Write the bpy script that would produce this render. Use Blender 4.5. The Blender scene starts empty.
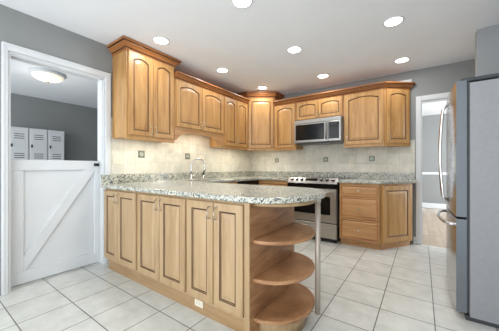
import bpy, bmesh, math, random
from mathutils import Vector, Matrix
from mathutils.geometry import tessellate_polygon
random.seed(7)
PI = math.pi
SC = bpy.context.scene
COL = SC.collection

# ------------------------------------------------------------------ camera
cam = bpy.data.cameras.new('camera')
cam.sensor_fit = 'HORIZONTAL'; cam.sensor_width = 36.0
cam.lens = 36.0 * 244.0 / 499.0
cam.shift_y = (167.1 - 165.5) / 499.0
cam.clip_start = 0.02
cam_o = bpy.data.objects.new('camera', cam); COL.objects.link(cam_o)
cam_o.location = (3.05, 0.0, 1.14)
cam_o.rotation_euler = (PI / 2, 0, math.radians(35.24))
SC.camera = cam_o

# ------------------------------------------------------------------ world and exposure
w = bpy.data.worlds.new('world'); SC.world = w; w.use_nodes = True
w.node_tree.nodes['Background'].inputs[0].default_value = (0.92, 0.97, 1.0, 1)
w.node_tree.nodes['Background'].inputs[1].default_value = 2.6
SC.view_settings.view_transform = 'Standard'
SC.view_settings.look = 'None'
SC.view_settings.exposure = 0.28
SC.cycles.diffuse_bounces = 8
SC.view_settings.gamma = 1.0
SC.view_settings.use_curve_mapping = False
DOWN_W = 3.6        # each recessed ceiling lamp
HALL_W = 4.0        # flush lamp in the hall
STRIP_W = 2.0        # each strip under a wall cabinet
DINING_W = 110.0      # area lamp added for an unseen window in the far room

CEIL = 2.585
YB = 4.40            # back wall

# ------------------------------------------------------------------ materials
def srgb(r, g, b):
    f = lambda c: (c / 255) / 12.92 if c / 255 <= 0.04045 else ((c / 255 + 0.055) / 1.055) ** 2.4
    return (f(r), f(g), f(b), 1)
def base(name, col, rough=0.5, metal=0.0, spec=0.5):
    m = bpy.data.materials.new(name); m.use_nodes = True
    b = m.node_tree.nodes['Principled BSDF']
    b.inputs['Base Color'].default_value = col
    b.inputs['Roughness'].default_value = rough
    b.inputs['Metallic'].default_value = metal
    b.inputs['Specular IOR Level'].default_value = spec
    return m
def nd(m, t, **kw):
    n = m.node_tree.nodes.new(t)
    for k, v in kw.items():
        if k in n.inputs: n.inputs[k].default_value = v
        else: setattr(n, k, v)
    return n
def ln(m, a, b): m.node_tree.links.new(a, b)
def bsdf(m): return m.node_tree.nodes['Principled BSDF']
def ramp(m, stops):
    r = nd(m, 'ShaderNodeValToRGB'); e = r.color_ramp.elements
    while len(e) < len(stops): e.new(0.5)
    for i, (p, c) in enumerate(stops): e[i].position = p; e[i].color = c
    return r
def mottled(name, c1, c2, scale=6, rough=0.5, metal=0.0, stretch=(1, 1, 1), bump=0.0, spec=0.5, detail=4):
    m = base(name, c1, rough, metal, spec)
    tc = nd(m, 'ShaderNodeTexCoord'); mp = nd(m, 'ShaderNodeMapping'); mp.inputs['Scale'].default_value = stretch
    ln(m, tc.outputs['Object'], mp.inputs[0])
    n = nd(m, 'ShaderNodeTexNoise', Scale=scale, Detail=detail); ln(m, mp.outputs[0], n.inputs['Vector'])
    r = ramp(m, [(0.3, c1), (0.7, c2)]); ln(m, n.outputs['Fac'], r.inputs[0]); ln(m, r.outputs[0], bsdf(m).inputs['Base Color'])
    if bump:
        b = nd(m, 'ShaderNodeBump', Strength=bump, Distance=0.002); ln(m, n.outputs['Fac'], b.inputs['Height']); ln(m, b.outputs[0], bsdf(m).inputs['Normal'])
    return m
def wood(name, c1, c2, c3, rough=0.38, stretch=(9, 9, 0.9)):
    m = base(name, c1, rough)
    tc = nd(m, 'ShaderNodeTexCoord'); mp = nd(m, 'ShaderNodeMapping'); mp.inputs['Scale'].default_value = stretch
    oi = nd(m, 'ShaderNodeObjectInfo')
    cmb = nd(m, 'ShaderNodeCombineXYZ'); ml = nd(m, 'ShaderNodeMath', operation='MULTIPLY'); ml.inputs[1].default_value = 17.0
    ln(m, oi.outputs['Random'], ml.inputs[0]); ln(m, ml.outputs[0], cmb.inputs[0]); ln(m, ml.outputs[0], cmb.inputs[2])
    ln(m, cmb.outputs[0], mp.inputs['Location'])
    ln(m, tc.outputs['Object'], mp.inputs[0])
    n = nd(m, 'ShaderNodeTexNoise', Scale=2.2, Detail=5, Roughness=0.62, Distortion=0.5); ln(m, mp.outputs[0], n.inputs['Vector'])
    r = ramp(m, [(0.25, c3), (0.5, c1), (0.78, c2)])
    ln(m, n.outputs['Fac'], r.inputs[0]); ln(m, r.outputs[0], bsdf(m).inputs['Base Color'])
    return m
M = {}
M['wood'] = wood('maple', srgb(182, 138, 84), srgb(200, 158, 104), srgb(156, 110, 60))
M['wood_h'] = wood('maple_grain_across', srgb(178, 133, 86), srgb(196, 151, 102), srgb(154, 108, 66), stretch=(0.9, 9, 9))
M['wood_p'] = wood('maple_cool_lit', srgb(172, 144, 108), srgb(185, 158, 122), srgb(154, 125, 91))  # maple greyed for the peninsula: cool window light put into the colour
M['wood_ph'] = wood('maple_cool_lit_across', srgb(160, 129, 92), srgb(172, 142, 105), srgb(142, 112, 78), stretch=(0.9, 9, 9))  # same cool light in the colour, grain across
M['shelf'] = wood('shelf_maple', srgb(164, 120, 82), srgb(190, 147, 106), srgb(116, 77, 50), stretch=(3, 1.6, 9))
M['glaze'] = base('dark_glaze', srgb(70, 42, 22), 0.5)
M['crown'] = wood('crown_stain', srgb(156, 100, 54), srgb(174, 118, 68), srgb(128, 78, 40), stretch=(1, 1, 9))
M['wall'] = mottled('grey_paint', srgb(138, 140, 140), srgb(142, 144, 144), 3, 0.8)
M['wall_lt'] = mottled('grey_paint_lit', srgb(150, 153, 155), srgb(154, 157, 159), 3, 0.8)  # wall grey made paler: light falling on the stub put into the colour
M['ceil'] = mottled('ceiling_paint', srgb(234, 237, 242), srgb(237, 240, 245), 3, 0.9)
M['white'] = mottled('white_gloss_paint', srgb(212, 215, 218), srgb(216, 219, 222), 4, 0.45)
M['plastic'] = base('almond_plastic', srgb(222, 215, 198), 0.4)
M['locker'] = mottled('locker_enamel', srgb(214, 217, 220), srgb(220, 223, 226), 4, 0.45)
M['slot'] = base('dark_slot', srgb(40, 40, 42), 0.6)
M['nickel'] = base('brushed_nickel', srgb(200, 190, 172), 0.3, 1.0)
M['chrome'] = base('chrome', srgb(225, 225, 228), 0.12, 1.0)
M['pole'] = base('satin_pole', srgb(178, 167, 155), 0.4, 0.3)
M['steel'] = mottled('stainless', srgb(150, 149, 146), srgb(162, 161, 158), 3, 0.33, 1.0, stretch=(0.5, 0.5, 40))
M['steel_r'] = mottled('range_stainless', srgb(186, 182, 174), srgb(198, 194, 186), 3, 0.3, 1.0, stretch=(0.5, 0.5, 40))
M['steel_door'] = mottled('stainless_door', srgb(186, 188, 190), srgb(194, 196, 198), 3, 0.2, 1.0, stretch=(0.5, 0.5, 40))
M['fridge_side'] = mottled('grey_enamel', srgb(141, 142, 146), srgb(146, 147, 151), 40, 0.5, 0.15, bump=0.05)
M['fridge_edge'] = mottled('door_edge_grey', srgb(98, 104, 110), srgb(104, 110, 116), 6, 0.4, 0.3)
M['black'] = base('black_glass', srgb(12, 12, 13), 0.12, 0.0, 0.35)
M['blackp'] = base('black_plastic', srgb(26, 26, 28), 0.35)
M['darkgap'] = base('dark_gasket', srgb(58, 60, 63), 0.6)
M['pewter'] = mottled('pewter', srgb(120, 124, 112), srgb(96, 100, 90), 90, 0.4, 0.2)
M['pewter_lt'] = base('pewter_emblem', srgb(176, 180, 166), 0.4, 0.2)
M['oak_floor'] = None
def emit(name, col, s):
    m = base(name, col, 0.5); b = bsdf(m)
    b.inputs['Emission Color'].default_value = col; b.inputs['Emission Strength'].default_value = s
    return m
M['lamp'] = emit('lamp_lens', (1.0, 0.96, 0.9, 1), 9.0)
M['bowl'] = emit('lit_glass_bowl', (1.0, 0.90, 0.72, 1), 0.5)
M['strip'] = emit('strip_lens', (1.0, 0.93, 0.76, 1), 3.0)

def granite():
    m = base('granite', srgb(200, 200, 190), 0.16)
    tc = nd(m, 'ShaderNodeTexCoord')
    n1 = nd(m, 'ShaderNodeTexNoise', Scale=14.0, Detail=6, Roughness=0.7); ln(m, tc.outputs['Object'], n1.inputs['Vector'])
    r1 = ramp(m, [(0.3, srgb(158, 161, 152)), (0.5, srgb(198, 197, 184)), (0.7, srgb(220, 214, 194))]); ln(m, n1.outputs['Fac'], r1.inputs[0])
    n2 = nd(m, 'ShaderNodeTexNoise', Scale=70.0, Detail=3, Roughness=0.6); ln(m, tc.outputs['Object'], n2.inputs['Vector'])
    r2 = ramp(m, [(0.52, (0, 0, 0, 1)), (0.58, (1, 1, 1, 1))]); ln(m, n2.outputs['Fac'], r2.inputs[0])
    mx = nd(m, 'ShaderNodeMixRGB'); ln(m, r2.outputs[0], mx.inputs[0]); ln(m, r1.outputs[0], mx.inputs[1]); mx.inputs[2].default_value = srgb(92, 102, 106)
    v = nd(m, 'ShaderNodeTexVoronoi', Scale=95.0); ln(m, tc.outputs['Object'], v.inputs['Vector'])
    n3 = nd(m, 'ShaderNodeTexNoise', Scale=30.0, Detail=2); ln(m, tc.outputs['Object'], n3.inputs['Vector'])
    sub = nd(m, 'ShaderNodeMath', operation='SUBTRACT'); ln(m, n3.outputs['Fac'], sub.inputs[0]); ln(m, v.outputs['Distance'], sub.inputs[1])
    r3 = ramp(m, [(0.21, (0, 0, 0, 1)), (0.26, (1, 1, 1, 1))]); ln(m, sub.outputs[0], r3.inputs[0])
    mx2 = nd(m, 'ShaderNodeMixRGB'); ln(m, r3.outputs[0], mx2.inputs[0]); ln(m, mx.outputs[0], mx2.inputs[1]); mx2.inputs[2].default_value = srgb(44, 48, 50)
    ln(m, mx2.outputs[0], bsdf(m).inputs['Base Color'])
    return m
M['granite'] = granite()

def tile_mat(name, sx, sy, ox, oy, c1, c2, cg, mortar, rough, axes='xy', var=0.35, offset=0.0):
    """square tiles on a grid; axes picks which object axes run along the grid"""
    m = base(name, c1, rough)
    tc = nd(m, 'ShaderNodeTexCoord'); sp = nd(m, 'ShaderNodeSeparateXYZ'); ln(m, tc.outputs['Object'], sp.inputs[0])
    cb = nd(m, 'ShaderNodeCombineXYZ')
    for i, ax in enumerate(axes): 
        s = nd(m, 'ShaderNodeMath', operation='SUBTRACT'); s.inputs[1].default_value = (ox, oy)[i]
        ln(m, sp.outputs['xyz'.index(ax)], s.inputs[0]); ln(m, s.outputs[0], cb.inputs[i])
    br = nd(m, 'ShaderNodeTexBrick'); br.offset = offset; br.squash = 1.0
    br.inputs['Scale'].default_value = 1.0; br.inputs['Mortar Size'].default_value = mortar
    br.inputs['Mortar Smooth'].default_value = 0.1; br.inputs['Bias'].default_value = 0.0
    br.inputs['Brick Width'].default_value = sx; br.inputs['Row Height'].default_value = sy
    br.inputs['Color1'].default_value = c1; br.inputs['Color2'].default_value = c2; br.inputs['Mortar'].default_value = cg
    ln(m, cb.outputs[0], br.inputs['Vector'])
    n = nd(m, 'ShaderNodeTexNoise', Scale=7.0, Detail=7, Roughness=0.65); ln(m, tc.outputs['Object'], n.inputs['Vector'])
    r = ramp(m, [(0.3, (0.80, 0.80, 0.79, 1)), (0.65, (1.04, 1.04, 1.04, 1))]); ln(m, n.outputs['Fac'], r.inputs[0])
    mx = nd(m, 'ShaderNodeMixRGB', blend_type='MULTIPLY'); mx.inputs[0].default_value = var
    ln(m, br.outputs['Color'], mx.inputs[1]); ln(m, r.outputs[0], mx.inputs[2]); ln(m, mx.outputs[0], bsdf(m).inputs['Base Color'])
    bp = nd(m, 'ShaderNodeBump', Strength=0.35, Distance=0.003); bp.invert = True
    ln(m, br.outputs['Fac'], bp.inputs['Height']); ln(m, bp.outputs[0], bsdf(m).inputs['Normal'])
    return m
M['floor'] = tile_mat('floor_tile', 0.354, 0.348, 0.295, 0.8185, srgb(206, 207, 202), srgb(213, 214, 209), srgb(96, 94, 90), 0.0036, 0.28, var=0.9)
M['splash_x'] = tile_mat('travertine_left', 0.152, 0.152, 1.43, 1.05, srgb(222, 219, 207), srgb(211, 207, 194), srgb(196, 192, 179), 0.0022, 0.55, axes='yz', var=1.0)
M['splash_y'] = tile_mat('travertine_back', 0.152, 0.152, 0.03, 1.05, srgb(222, 219, 207), srgb(211, 207, 194), srgb(196, 192, 179), 0.0022, 0.55, axes='xz', var=1.0)
M['oak_floor'] = tile_mat('oak_boards', 1.1, 0.085, 0, 0, srgb(176, 156, 134), srgb(194, 174, 152), srgb(126, 106, 86), 0.001, 0.2, axes='yx', var=0.8, offset=0.4)

# ------------------------------------------------------------------ mesh builder
class MB:
    def __init__(s): s.bm = bmesh.new(); s.mats = []
    def mi(s, m):
        if m not in s.mats: s.mats.append(m)
        return s.mats.index(m)
    def box(s, x0, x1, y0, y1, z0, z1, m, bev=0.0, seg=1):
        t = bmesh.new(); bmesh.ops.create_cube(t, size=1.0)
        bmesh.ops.scale(t, vec=(abs(x1 - x0), abs(y1 - y0), abs(z1 - z0)), verts=t.verts)
        bmesh.ops.translate(t, vec=((x0 + x1) / 2, (y0 + y1) / 2, (z0 + z1) / 2), verts=t.verts)
        if bev: bmesh.ops.bevel(t, geom=t.edges[:], offset=bev, segments=seg, affect='EDGES', profile=0.5)
        return s.merge(t, m)
    def merge(s, t, m, mat=None):
        i = s.mi(m); vm = {}
        for v in t.verts: vm[v] = s.bm.verts.new(mat @ v.co if mat else v.co)
        for f in t.faces:
            nf = s.bm.faces.new([vm[v] for v in f.verts]); nf.material_index = i; nf.smooth = f.smooth
        t.free(); return s
    def prism(s, pts, z0, z1, m, holes=(), bev=0.0, smooth=False):
        """vertical prism over a plan outline (counter-clockwise), optional holes"""
        t = bmesh.new()
        loops = [list(pts)] + [list(h) for h in holes]
        flat = [p for l in loops for p in l]
        lo = [t.verts.new((p[0], p[1], z0)) for p in flat]; hi = [t.verts.new((p[0], p[1], z1)) for p in flat]
        if len(loops) == 1:
            t.faces.new(hi); t.faces.new(lo[::-1])
        else:
            for tri in tessellate_polygon([[Vector((p[0], p[1], 0)) for p in l] for l in loops]):
                a, b, c = [flat[i] for i in tri]
                if (b[0] - a[0]) * (c[1] - a[1]) - (b[1] - a[1]) * (c[0] - a[0]) < 0: tri = tri[::-1]
                t.faces.new([hi[i] for i in tri]); t.faces.new([lo[i] for i in tri[::-1]])
        k = 0
        for l in loops:
            n = len(l)
            for i in range(n):
                a, b = k + i, k + (i + 1) % n
                f = t.faces.new((lo[a], lo[b], hi[b], hi[a])); f.smooth = smooth
            k += n
        bmesh.ops.recalc_face_normals(t, faces=t.faces)
        if bev:
            es = [e for e in t.edges if len(e.link_faces) == 2 and abs(e.verts[0].co.z - e.verts[1].co.z) < 1e-6
                  and any(abs(f.normal.z) < 0.1 for f in e.link_faces)]
            bmesh.ops.bevel(t, geom=es, offset=bev, segments=2, affect='EDGES', profile=0.5)
        return s.merge(t, m)
    def cyl(s, p0, p1, r, m, seg=16, r2=None, smooth=True):
        p0, p1 = Vector(p0), Vector(p1); d = p1 - p0
        t = bmesh.new(); bmesh.ops.create_cone(t, cap_ends=True, segments=seg, radius1=r, radius2=r if r2 is None else r2, depth=d.length)
        for f in t.faces: f.smooth = smooth and len(f.verts) == 4
        mat = Matrix.Translation((p0 + p1) / 2) @ d.to_track_quat('Z', 'Y').to_matrix().to_4x4()
        return s.merge(t, m, mat)
    def tube(s, pts, r, m, seg=10):
        pts = [Vector(p) for p in pts]; t = bmesh.new(); rings = []
        up = Vector((0.123, 0.31, 0.94))
        for i, p in enumerate(pts):
            d = (pts[min(i + 1, len(pts) - 1)] - pts[max(i - 1, 0)]).normalized()
            a = d.cross(up).normalized(); b = d.cross(a).normalized()
            rings.append([t.verts.new(p + r * (math.cos(2 * PI * k / seg) * a + math.sin(2 * PI * k / seg) * b)) for k in range(seg)])
        for A, B in zip(rings, rings[1:]):
            for k in range(seg):
                f = t.faces.new((A[k], A[(k + 1) % seg], B[(k + 1) % seg], B[k])); f.smooth = True
        t.faces.new(rings[0][::-1]); t.faces.new(rings[-1])
        bmesh.ops.recalc_face_normals(t, faces=t.faces)
        return s.merge(t, m)
    def lathe(s, prof, c, m, seg=28):
        """prof: (radius, z) list, turned about a vertical axis at c"""
        t = bmesh.new(); rings = []
        for r, z in prof:
            rings.append([t.verts.new((c[0] + r * math.cos(2 * PI * k / seg), c[1] + r * math.sin(2 * PI * k / seg), c[2] + z)) for k in range(seg)] if r > 1e-5
                         else [t.verts.new((c[0], c[1], c[2] + z))])
        for A, B in zip(rings, rings[1:]):
            for k in range(seg):
                q = [A[k % len(A)], A[(k + 1) % len(A)], B[(k + 1) % len(B)], B[k % len(B)]]
                q = list(dict.fromkeys(q))
                if len(q) > 2: f = t.faces.new(q); f.smooth = True
        bmesh.ops.recalc_face_normals(t, faces=t.faces)
        return s.merge(t, m)
    def sweep(s, path, prof, m, mg=None, dark=()):
        """prof (out, z) swept along a plan path with mitred corners; 'out' is to the right of travel"""
        t = bmesh.new(); rings = []; P = [Vector((p[0], p[1])) for p in path]; n = len(P)
        for i in range(n):
            ns = []
            if i > 0: d = (P[i] - P[i - 1]).normalized(); ns.append(Vector((d.y, -d.x)))
            if i < n - 1: d = (P[i + 1] - P[i]).normalized(); ns.append(Vector((d.y, -d.x)))
            if len(ns) == 2:
                nn = (ns[0] + ns[1]).normalized(); nn = nn / max(0.2, nn.dot(ns[0]))
            else: nn = ns[0]
            rings.append([t.verts.new((P[i].x + nn.x * o, P[i].y + nn.y * o, z)) for o, z in prof])
        k = len(prof)
        for A, B in zip(rings, rings[1:]):
            for j in range(k): t.faces.new((A[j], A[(j + 1) % k], B[(j + 1) % k], B[j])).material_index = 1 if j in dark else 0
        t.faces.new(rings[0][::-1]); t.faces.new(rings[-1])
        bmesh.ops.recalc_face_normals(t, faces=t.faces)
        i0, i1 = s.mi(m), s.mi(mg) if mg else 0; vm = {v: s.bm.verts.new(v.co) for v in t.verts}
        for f in t.faces: s.bm.faces.new([vm[v] for v in f.verts]).material_index = i1 if f.material_index else i0
        t.free(); return s
    def panel(s, w, h, th, m, mg, x=0, z=0, y=0, stile=0.058, arch=0.0, groove=0.008, rise=0.034):
        """raised-panel front: back plane at y, face towards -y; arched upper rail when arch > 0; dark glaze in the groove"""
        N = 14
        def loop(i, d, a):
            top = [(i + (w - 2 * i) * k / N) for k in range(N, -1, -1)]
            pts = [(i, i), (w - i, i)]
            for px in top:
                u = 2 * (px - i) / (w - 2 * i) - 1
                pts.append((px, h - i - 0.66 * a * min(1.0, (abs(u) / 0.97)) ** 2))
            return [s.bm.verts.new((x + p[0], y - d, z + p[1])) for p in pts]
        st = stile
        L = [loop(0, 0, 0), loop(0, th - 0.004, 0), loop(0.004, th, 0), loop(st - 0.006, th, arch), loop(st - 0.001, th - 0.004, arch),
             loop(st, th - groove, arch), loop(st + 0.008, th - groove, arch), loop(st + 0.008 + rise, th - 0.001, arch * 0.96)]
        mats = [m, m, m, mg, m, mg, m]
        for q in range(len(L) - 1):
            A, B = L[q], L[q + 1]; n = len(A)
            for j in range(n):
                f = s.bm.faces.new((A[j], A[(j + 1) % n], B[(j + 1) % n], B[j])); f.material_index = s.mi(mats[q])
        f = s.bm.faces.new(L[-1]); f.material_index = s.mi(m)
        f = s.bm.faces.new(L[0][::-1]); f.material_index = s.mi(m)
        return s
    def build(s, name, parent=None, world=False):
        me = bpy.data.meshes.new(name); 
        if world and parent is not None:
            r = parent
            while r.parent: r = r.parent
            bmesh.ops.translate(s.bm, vec=-r.location, verts=s.bm.verts)
        s.bm.to_mesh(me); s.bm.free()
        for m in s.mats: me.materials.append(m)
        o = bpy.data.objects.new(name, me); COL.objects.link(o)
        if parent is not None: o.parent = parent
        return o

def tag(o, label, cat, group=None):
    o['label'] = label; o['category'] = cat
    if group: o['group'] = group
    return o
def thing(name, label, cat, loc=(0, 0, 0), rot=0.0, group=None):
    o = bpy.data.objects.new(name, None); COL.objects.link(o); o.empty_display_size = 0.1
    o.location = loc; o.rotation_euler = (0, 0, rot)
    return tag(o, label, cat, group)
def struct(name, mb, label=None, parent=None):
    o = mb.build(name, parent); o['kind'] = 'structure'
    if label: o['label'] = label
    return o
def lamp(kind, name, loc, power, col, parent=None, rot=(0, 0, 0), **kw):
    l = bpy.data.lights.new(name, kind); l.energy = power; l.color = col
    for k, v in kw.items(): setattr(l, k, v)
    o = bpy.data.objects.new(name, l); COL.objects.link(o); o.location = loc; o.rotation_euler = rot
    if parent is not None: o.parent = parent
    return o

# ------------------------------------------------------------------ the room shell
YR0 = -0.7           # the room is open towards the daylight behind the camera
XR = 4.25
DY0, DY1, DZ = 0.540, 1.366, 2.19     # opening to the hall in the left wall
WT = 0.15
b = MB(); b.box(0, XR, YR0, YB, -0.05, 0, M['floor']); b.box(-WT, 0, DY0, DY1, -0.05, 0, M['floor'])
struct('floor', b)
b = MB(); b.box(-0.0, XR, YR0, YB, CEIL, CEIL + 0.08, M['ceil']); struct('ceiling', b)
b = MB(); b.box(-WT, 0, YR0, DY0, 0, CEIL, M['wall']); b.box(-WT, 0, DY1, YB + 0.12, 0, CEIL, M['wall']); b.box(-WT, 0, DY0, DY1, DZ, CEIL, M['wall'])
struct('wall_left', b)
OX0, OX1, OZ = 3.04, 3.86, 2.115       # doorway in the back wall
b = MB(); b.box(0, OX0, YB, YB + 0.12, 0, CEIL, M['wall']); b.box(OX1, XR + 0.12, YB, YB + 0.12, 0, CEIL, M['wall']); b.box(OX0, OX1, YB, YB + 0.12, OZ, CEIL, M['wall'])
struct('wall_back', b)
b = MB(); b.box(XR, XR + 0.12, YR0, YB, 0, CEIL, M['wall_lt']); struct('wall_right', b)
b = MB(); b.box(3.525, XR, 3.47, 3.58, 0, CEIL, M['wall_lt']); struct('wall_stub', b)
# casing round the hall doorway
b = MB(); cw = 0.043
b.box(0.0, 0.02, DY0 - cw, DY0, 0, DZ + 0.062, M['white'], 0.004)
b.box(0.0, 0.02, DY1, DY1 + 0.058, 0, DZ + 0.062, M['white'], 0.004)
b.box(0.0, 0.02, DY0, DY1, DZ, DZ + 0.062, M['white'], 0.004)
b.box(0.02, 0.03, DY0 - cw, DY1 + 0.058, DZ + 0.046, DZ + 0.062, M['white'], 0.003)
b.box(0.02, 0.026, DY0 - cw, DY0 - cw + 0.02, 0, DZ + 0.046, M['white'], 0.002)
struct('trim_1', b, 'white casing round the hall doorway')
b = MB()
b.box(-WT, 0.0, DY1 - 0.018, DY1, 0, DZ, M['white']); b.box(-WT, 0.0, DY0, DY0 + 0.018, 0, DZ, M['white']); b.box(-WT, 0.0, DY0 + 0.018, DY1 - 0.018, DZ - 0.018, DZ, M['white'])
b.box(-0.03, -0.015, DY0 + 0.018, DY1 - 0.018, DZ - 0.03, DZ - 0.018, M['white']); b.box(-0.03, -0.015, DY1 - 0.03, DY1 - 0.018, 1.23, DZ - 0.018, M['white'])
struct('trim_2', b, 'white jamb lining of the hall doorway')
# casing of the doorway beside the fridge
b = MB()
b.box(OX0 - 0.062, OX0, YB - 0.02, YB, 0, OZ + 0.07, M['white'], 0.004); b.box(OX1, OX1 + 0.062, YB - 0.02, YB, 0, OZ + 0.07, M['white'], 0.004); b.box(OX0, OX1, YB - 0.02, YB, OZ, OZ + 0.07, M['white'], 0.004)
b.box(OX0, OX0 + 0.015, YB, YB + 0.12, 0, OZ, M['white']); b.box(OX1 - 0.015, OX1, YB, YB + 0.12, 0, OZ, M['white']); b.box(OX0 + 0.015, OX1 - 0.015, YB, YB + 0.12, OZ - 0.015, OZ, M['white'])
struct('trim_3', b, 'white casing of the doorway beside the fridge')
b = MB(); b.box(2.943, OX0 - 0.063, YB - 0.014, YB, 0, 0.10, M['white'], 0.004); struct('baseboard_back', b)

# hall beyond the left doorway
HX = -3.49
b = MB(); b.box(HX, -WT, -1.5, 4.2, -0.05, 0, M['floor']); struct('floor_hall', b)
b = MB(); b.box(HX, -WT, -1.5, 4.2, CEIL, CEIL + 0.08, M['ceil']); struct('ceiling_hall', b)
b = MB(); b.box(HX - 0.1, HX, -1.5, 4.3, 0, CEIL, M['wall']); struct('wall_hall', b)
b = MB(); b.box(HX, -WT, 4.2, 4.3, 0, CEIL, M['wall']); struct('wall_hall_end', b)
# room beyond the back doorway
RY = 8.45
b = MB(); b.box(1.5, 6.0, YB + 0.0, RY, -0.06, -0.004, M['oak_floor']); struct('floor_dining', b)
b = MB(); b.box(1.5, 6.0, YB + 0.12, RY, CEIL, CEIL + 0.08, M['ceil']); struct('ceiling_dining', b)
b = MB(); b.box(1.5, 6.0, RY, RY + 0.1, -0.06, CEIL, M['wall']); struct('wall_dining', b)
b = MB(); b.box(1.4, 1.5, YB + 0.12, RY, -0.06, CEIL, M['wall']); struct('wall_dining_left', b)
b = MB(); b.box(1.5, 6.0, RY - 0.018, RY, 0, 0.14, M['white'], 0.004); struct('baseboard_dining', b)
b = MB(); b.box(1.5, 6.0, RY - 0.022, RY, 0.93, 1.0, M['white'], 0.006); struct('trim_4', b, 'white chair rail in the room beyond')
lamp('AREA', 'unseen_window_light', (5.9, 6.4, 1.5), DINING_W, (0.92, 0.97, 1.0), rot=(0, PI / 2, 0), shape='RECTANGLE', size=1.6, size_y=2.2)

# ------------------------------------------------------------------ half-height plank door in the hall doorway
t = thing('half_door', 'white half-height door with one diagonal brace, standing shut in the hall doorway', 'door', (-0.11, DY0 + 0.02, 0), PI / 2)
dw = DY1 - DY0 - 0.04; dz0, dz1 = 0.012, 1.212
b = MB()
b.box(0.0, dw, 0.012, 0.034, dz0, dz1, M['white'], 0.0015)
b.build('panel', t)
for nm, (z0, z1) in (('rail', (dz1 - 0.105, dz1)), ('rail', (dz0, dz0 + 0.12))):
    b = MB(); b.box(0.0, dw, -0.010, 0.012, z0, z1, M['white'], 0.003); b.build(nm, t)
for x0, x1 in ((0.0, 0.11), (dw - 0.05, dw)):
    b = MB(); b.box(x0, x1, -0.010, 0.012, dz0 + 0.12, dz1 - 0.105, M['white'], 0.003); b.build('stile', t)
b = MB()
ax, az, bx, bz = 0.11, dz0 + 0.12, dw - 0.05, dz1 - 0.105
tq = bmesh.new()
pl = [(ax, az), (ax + 0.012, az), (bx, bz - 0.02), (bx, bz), (bx - 0.11, bz), (ax, az + 0.14)]
f0 = [tq.verts.new((p[0], -0.010, p[1])) for p in pl]; f1 = [tq.verts.new((p[0], 0.012, p[1])) for p in pl]
tq.faces.new(f0); tq.faces.new(f1[::-1])
for i in range(len(pl)): tq.faces.new((f0[i], f1[i], f1[(i + 1) % len(pl)], f0[(i + 1) % len(pl)]))
bmesh.ops.recalc_face_normals(tq, faces=tq.faces); bmesh.ops.bevel(tq, geom=tq.edges[:], offset=0.002, segments=1, affect='EDGES')
b.merge(tq, M['white']); b.build('brace', t)
b = MB(); b.box(dw - 0.06, dw - 0.004, -0.022, -0.010, 1.150, 1.185, M['blackp'], 0.004); b.cyl((dw - 0.04, -0.022, 1.168), (dw - 0.04, -0.05, 1.168), 0.012, M['blackp'])
o = b.build('latch', t); o['label'] = 'small black latch'

# ------------------------------------------------------------------ hall lockers and lamp
LX = HX + 0.31
lock_y = [0.86, 1.146, 1.432, 1.718]
LW = 0.284; LZ = 1.90
lock_lab = ['white metal locker at the left end of the row, partly behind the door casing', 'white metal locker left of the middle of the row',
            'white metal locker second from the right of the row', 'white metal locker at the right end of the row']
lock_lab = ['white metal locker hidden most by the left door casing', 'white metal locker in the middle of the three seen over the half door', 'white metal locker at the right end, next to bare grey wall']
lock_y = [1.115, 1.405, 1.695]
def make_locker(label):
    t = thing('locker', label, 'locker', (LX, 0, 0), PI / 2, 'hall lockers')
    b = MB(); b.box(0.0, LW, 0.012, 0.305, 0.0, LZ, M['locker'], 0.003); b.box(0.0, LW, 0.0, 0.012, 0.0, 0.05, M['locker']); b.build('body', t)
    b = MB(); b.box(0.012, LW - 0.012, -0.008, 0.012, 0.06, LZ - 0.02, M['locker'], 0.003)
    for zc in (LZ - 0.13, LZ - 0.17, LZ - 0.21, LZ - 0.50, LZ - 0.54, LZ - 0.58, 0.25, 0.29, 0.33):
        b.box(0.07, LW - 0.07, -0.0095, -0.007, zc - 0.006, zc + 0.006, M['slot'])
    d = b.build('door', t)
    b = MB(); b.box(0.022, 0.048, -0.022, -0.008, 1.52, 1.58, M['darkgap'], 0.004); b.cyl((0.035, -0.022, 1.56), (0.035, -0.034, 1.56), 0.012, M['darkgap']); b.build('handle', d)
    return t
def copy_tree(o, parent=None):
    c = o.copy(); COL.objects.link(c)
    if parent is not None: c.parent = parent
    for ch in list(o.children): copy_tree(ch, c)
    return c
lk = make_locker(lock_lab[0]); lk.location = (LX, lock_y[0], 0)
for lab, y in zip(lock_lab[1:], lock_y[1:]):
    c = copy_tree(lk); c.location = (LX, y, 0); c['label'] = lab
t = thing('flush_ceiling_light', 'round flush ceiling light with a lit frosted bowl in the hall', 'ceiling light', (-1.66, 1.28, CEIL))
b = MB(); b.lathe([(0, 0), (0.225, 0), (0.225, -0.025), (0.20, -0.045), (0.0, -0.045)], (0, 0, 0), M['white']); b.build('pan', t)
b = MB(); b.lathe([(0.198, -0.04), (0.185, -0.07), (0.14, -0.10), (0.07, -0.12), (0.0, -0.125)], (0, 0, 0), M['bowl']); b.build('glass_bowl', t)
b = MB(); b.lathe([(0.0, -0.12), (0.016, -0.125), (0.02, -0.14), (0.009, -0.15), (0.0, -0.165)], (0, 0, 0), M['nickel'], 14); b.build('finial', t)
lamp('POINT', 'hall_lamp', (0, 0, -0.40), HALL_W, (1.0, 0.95, 0.88), t, shadow_soft_size=0.16)

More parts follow.
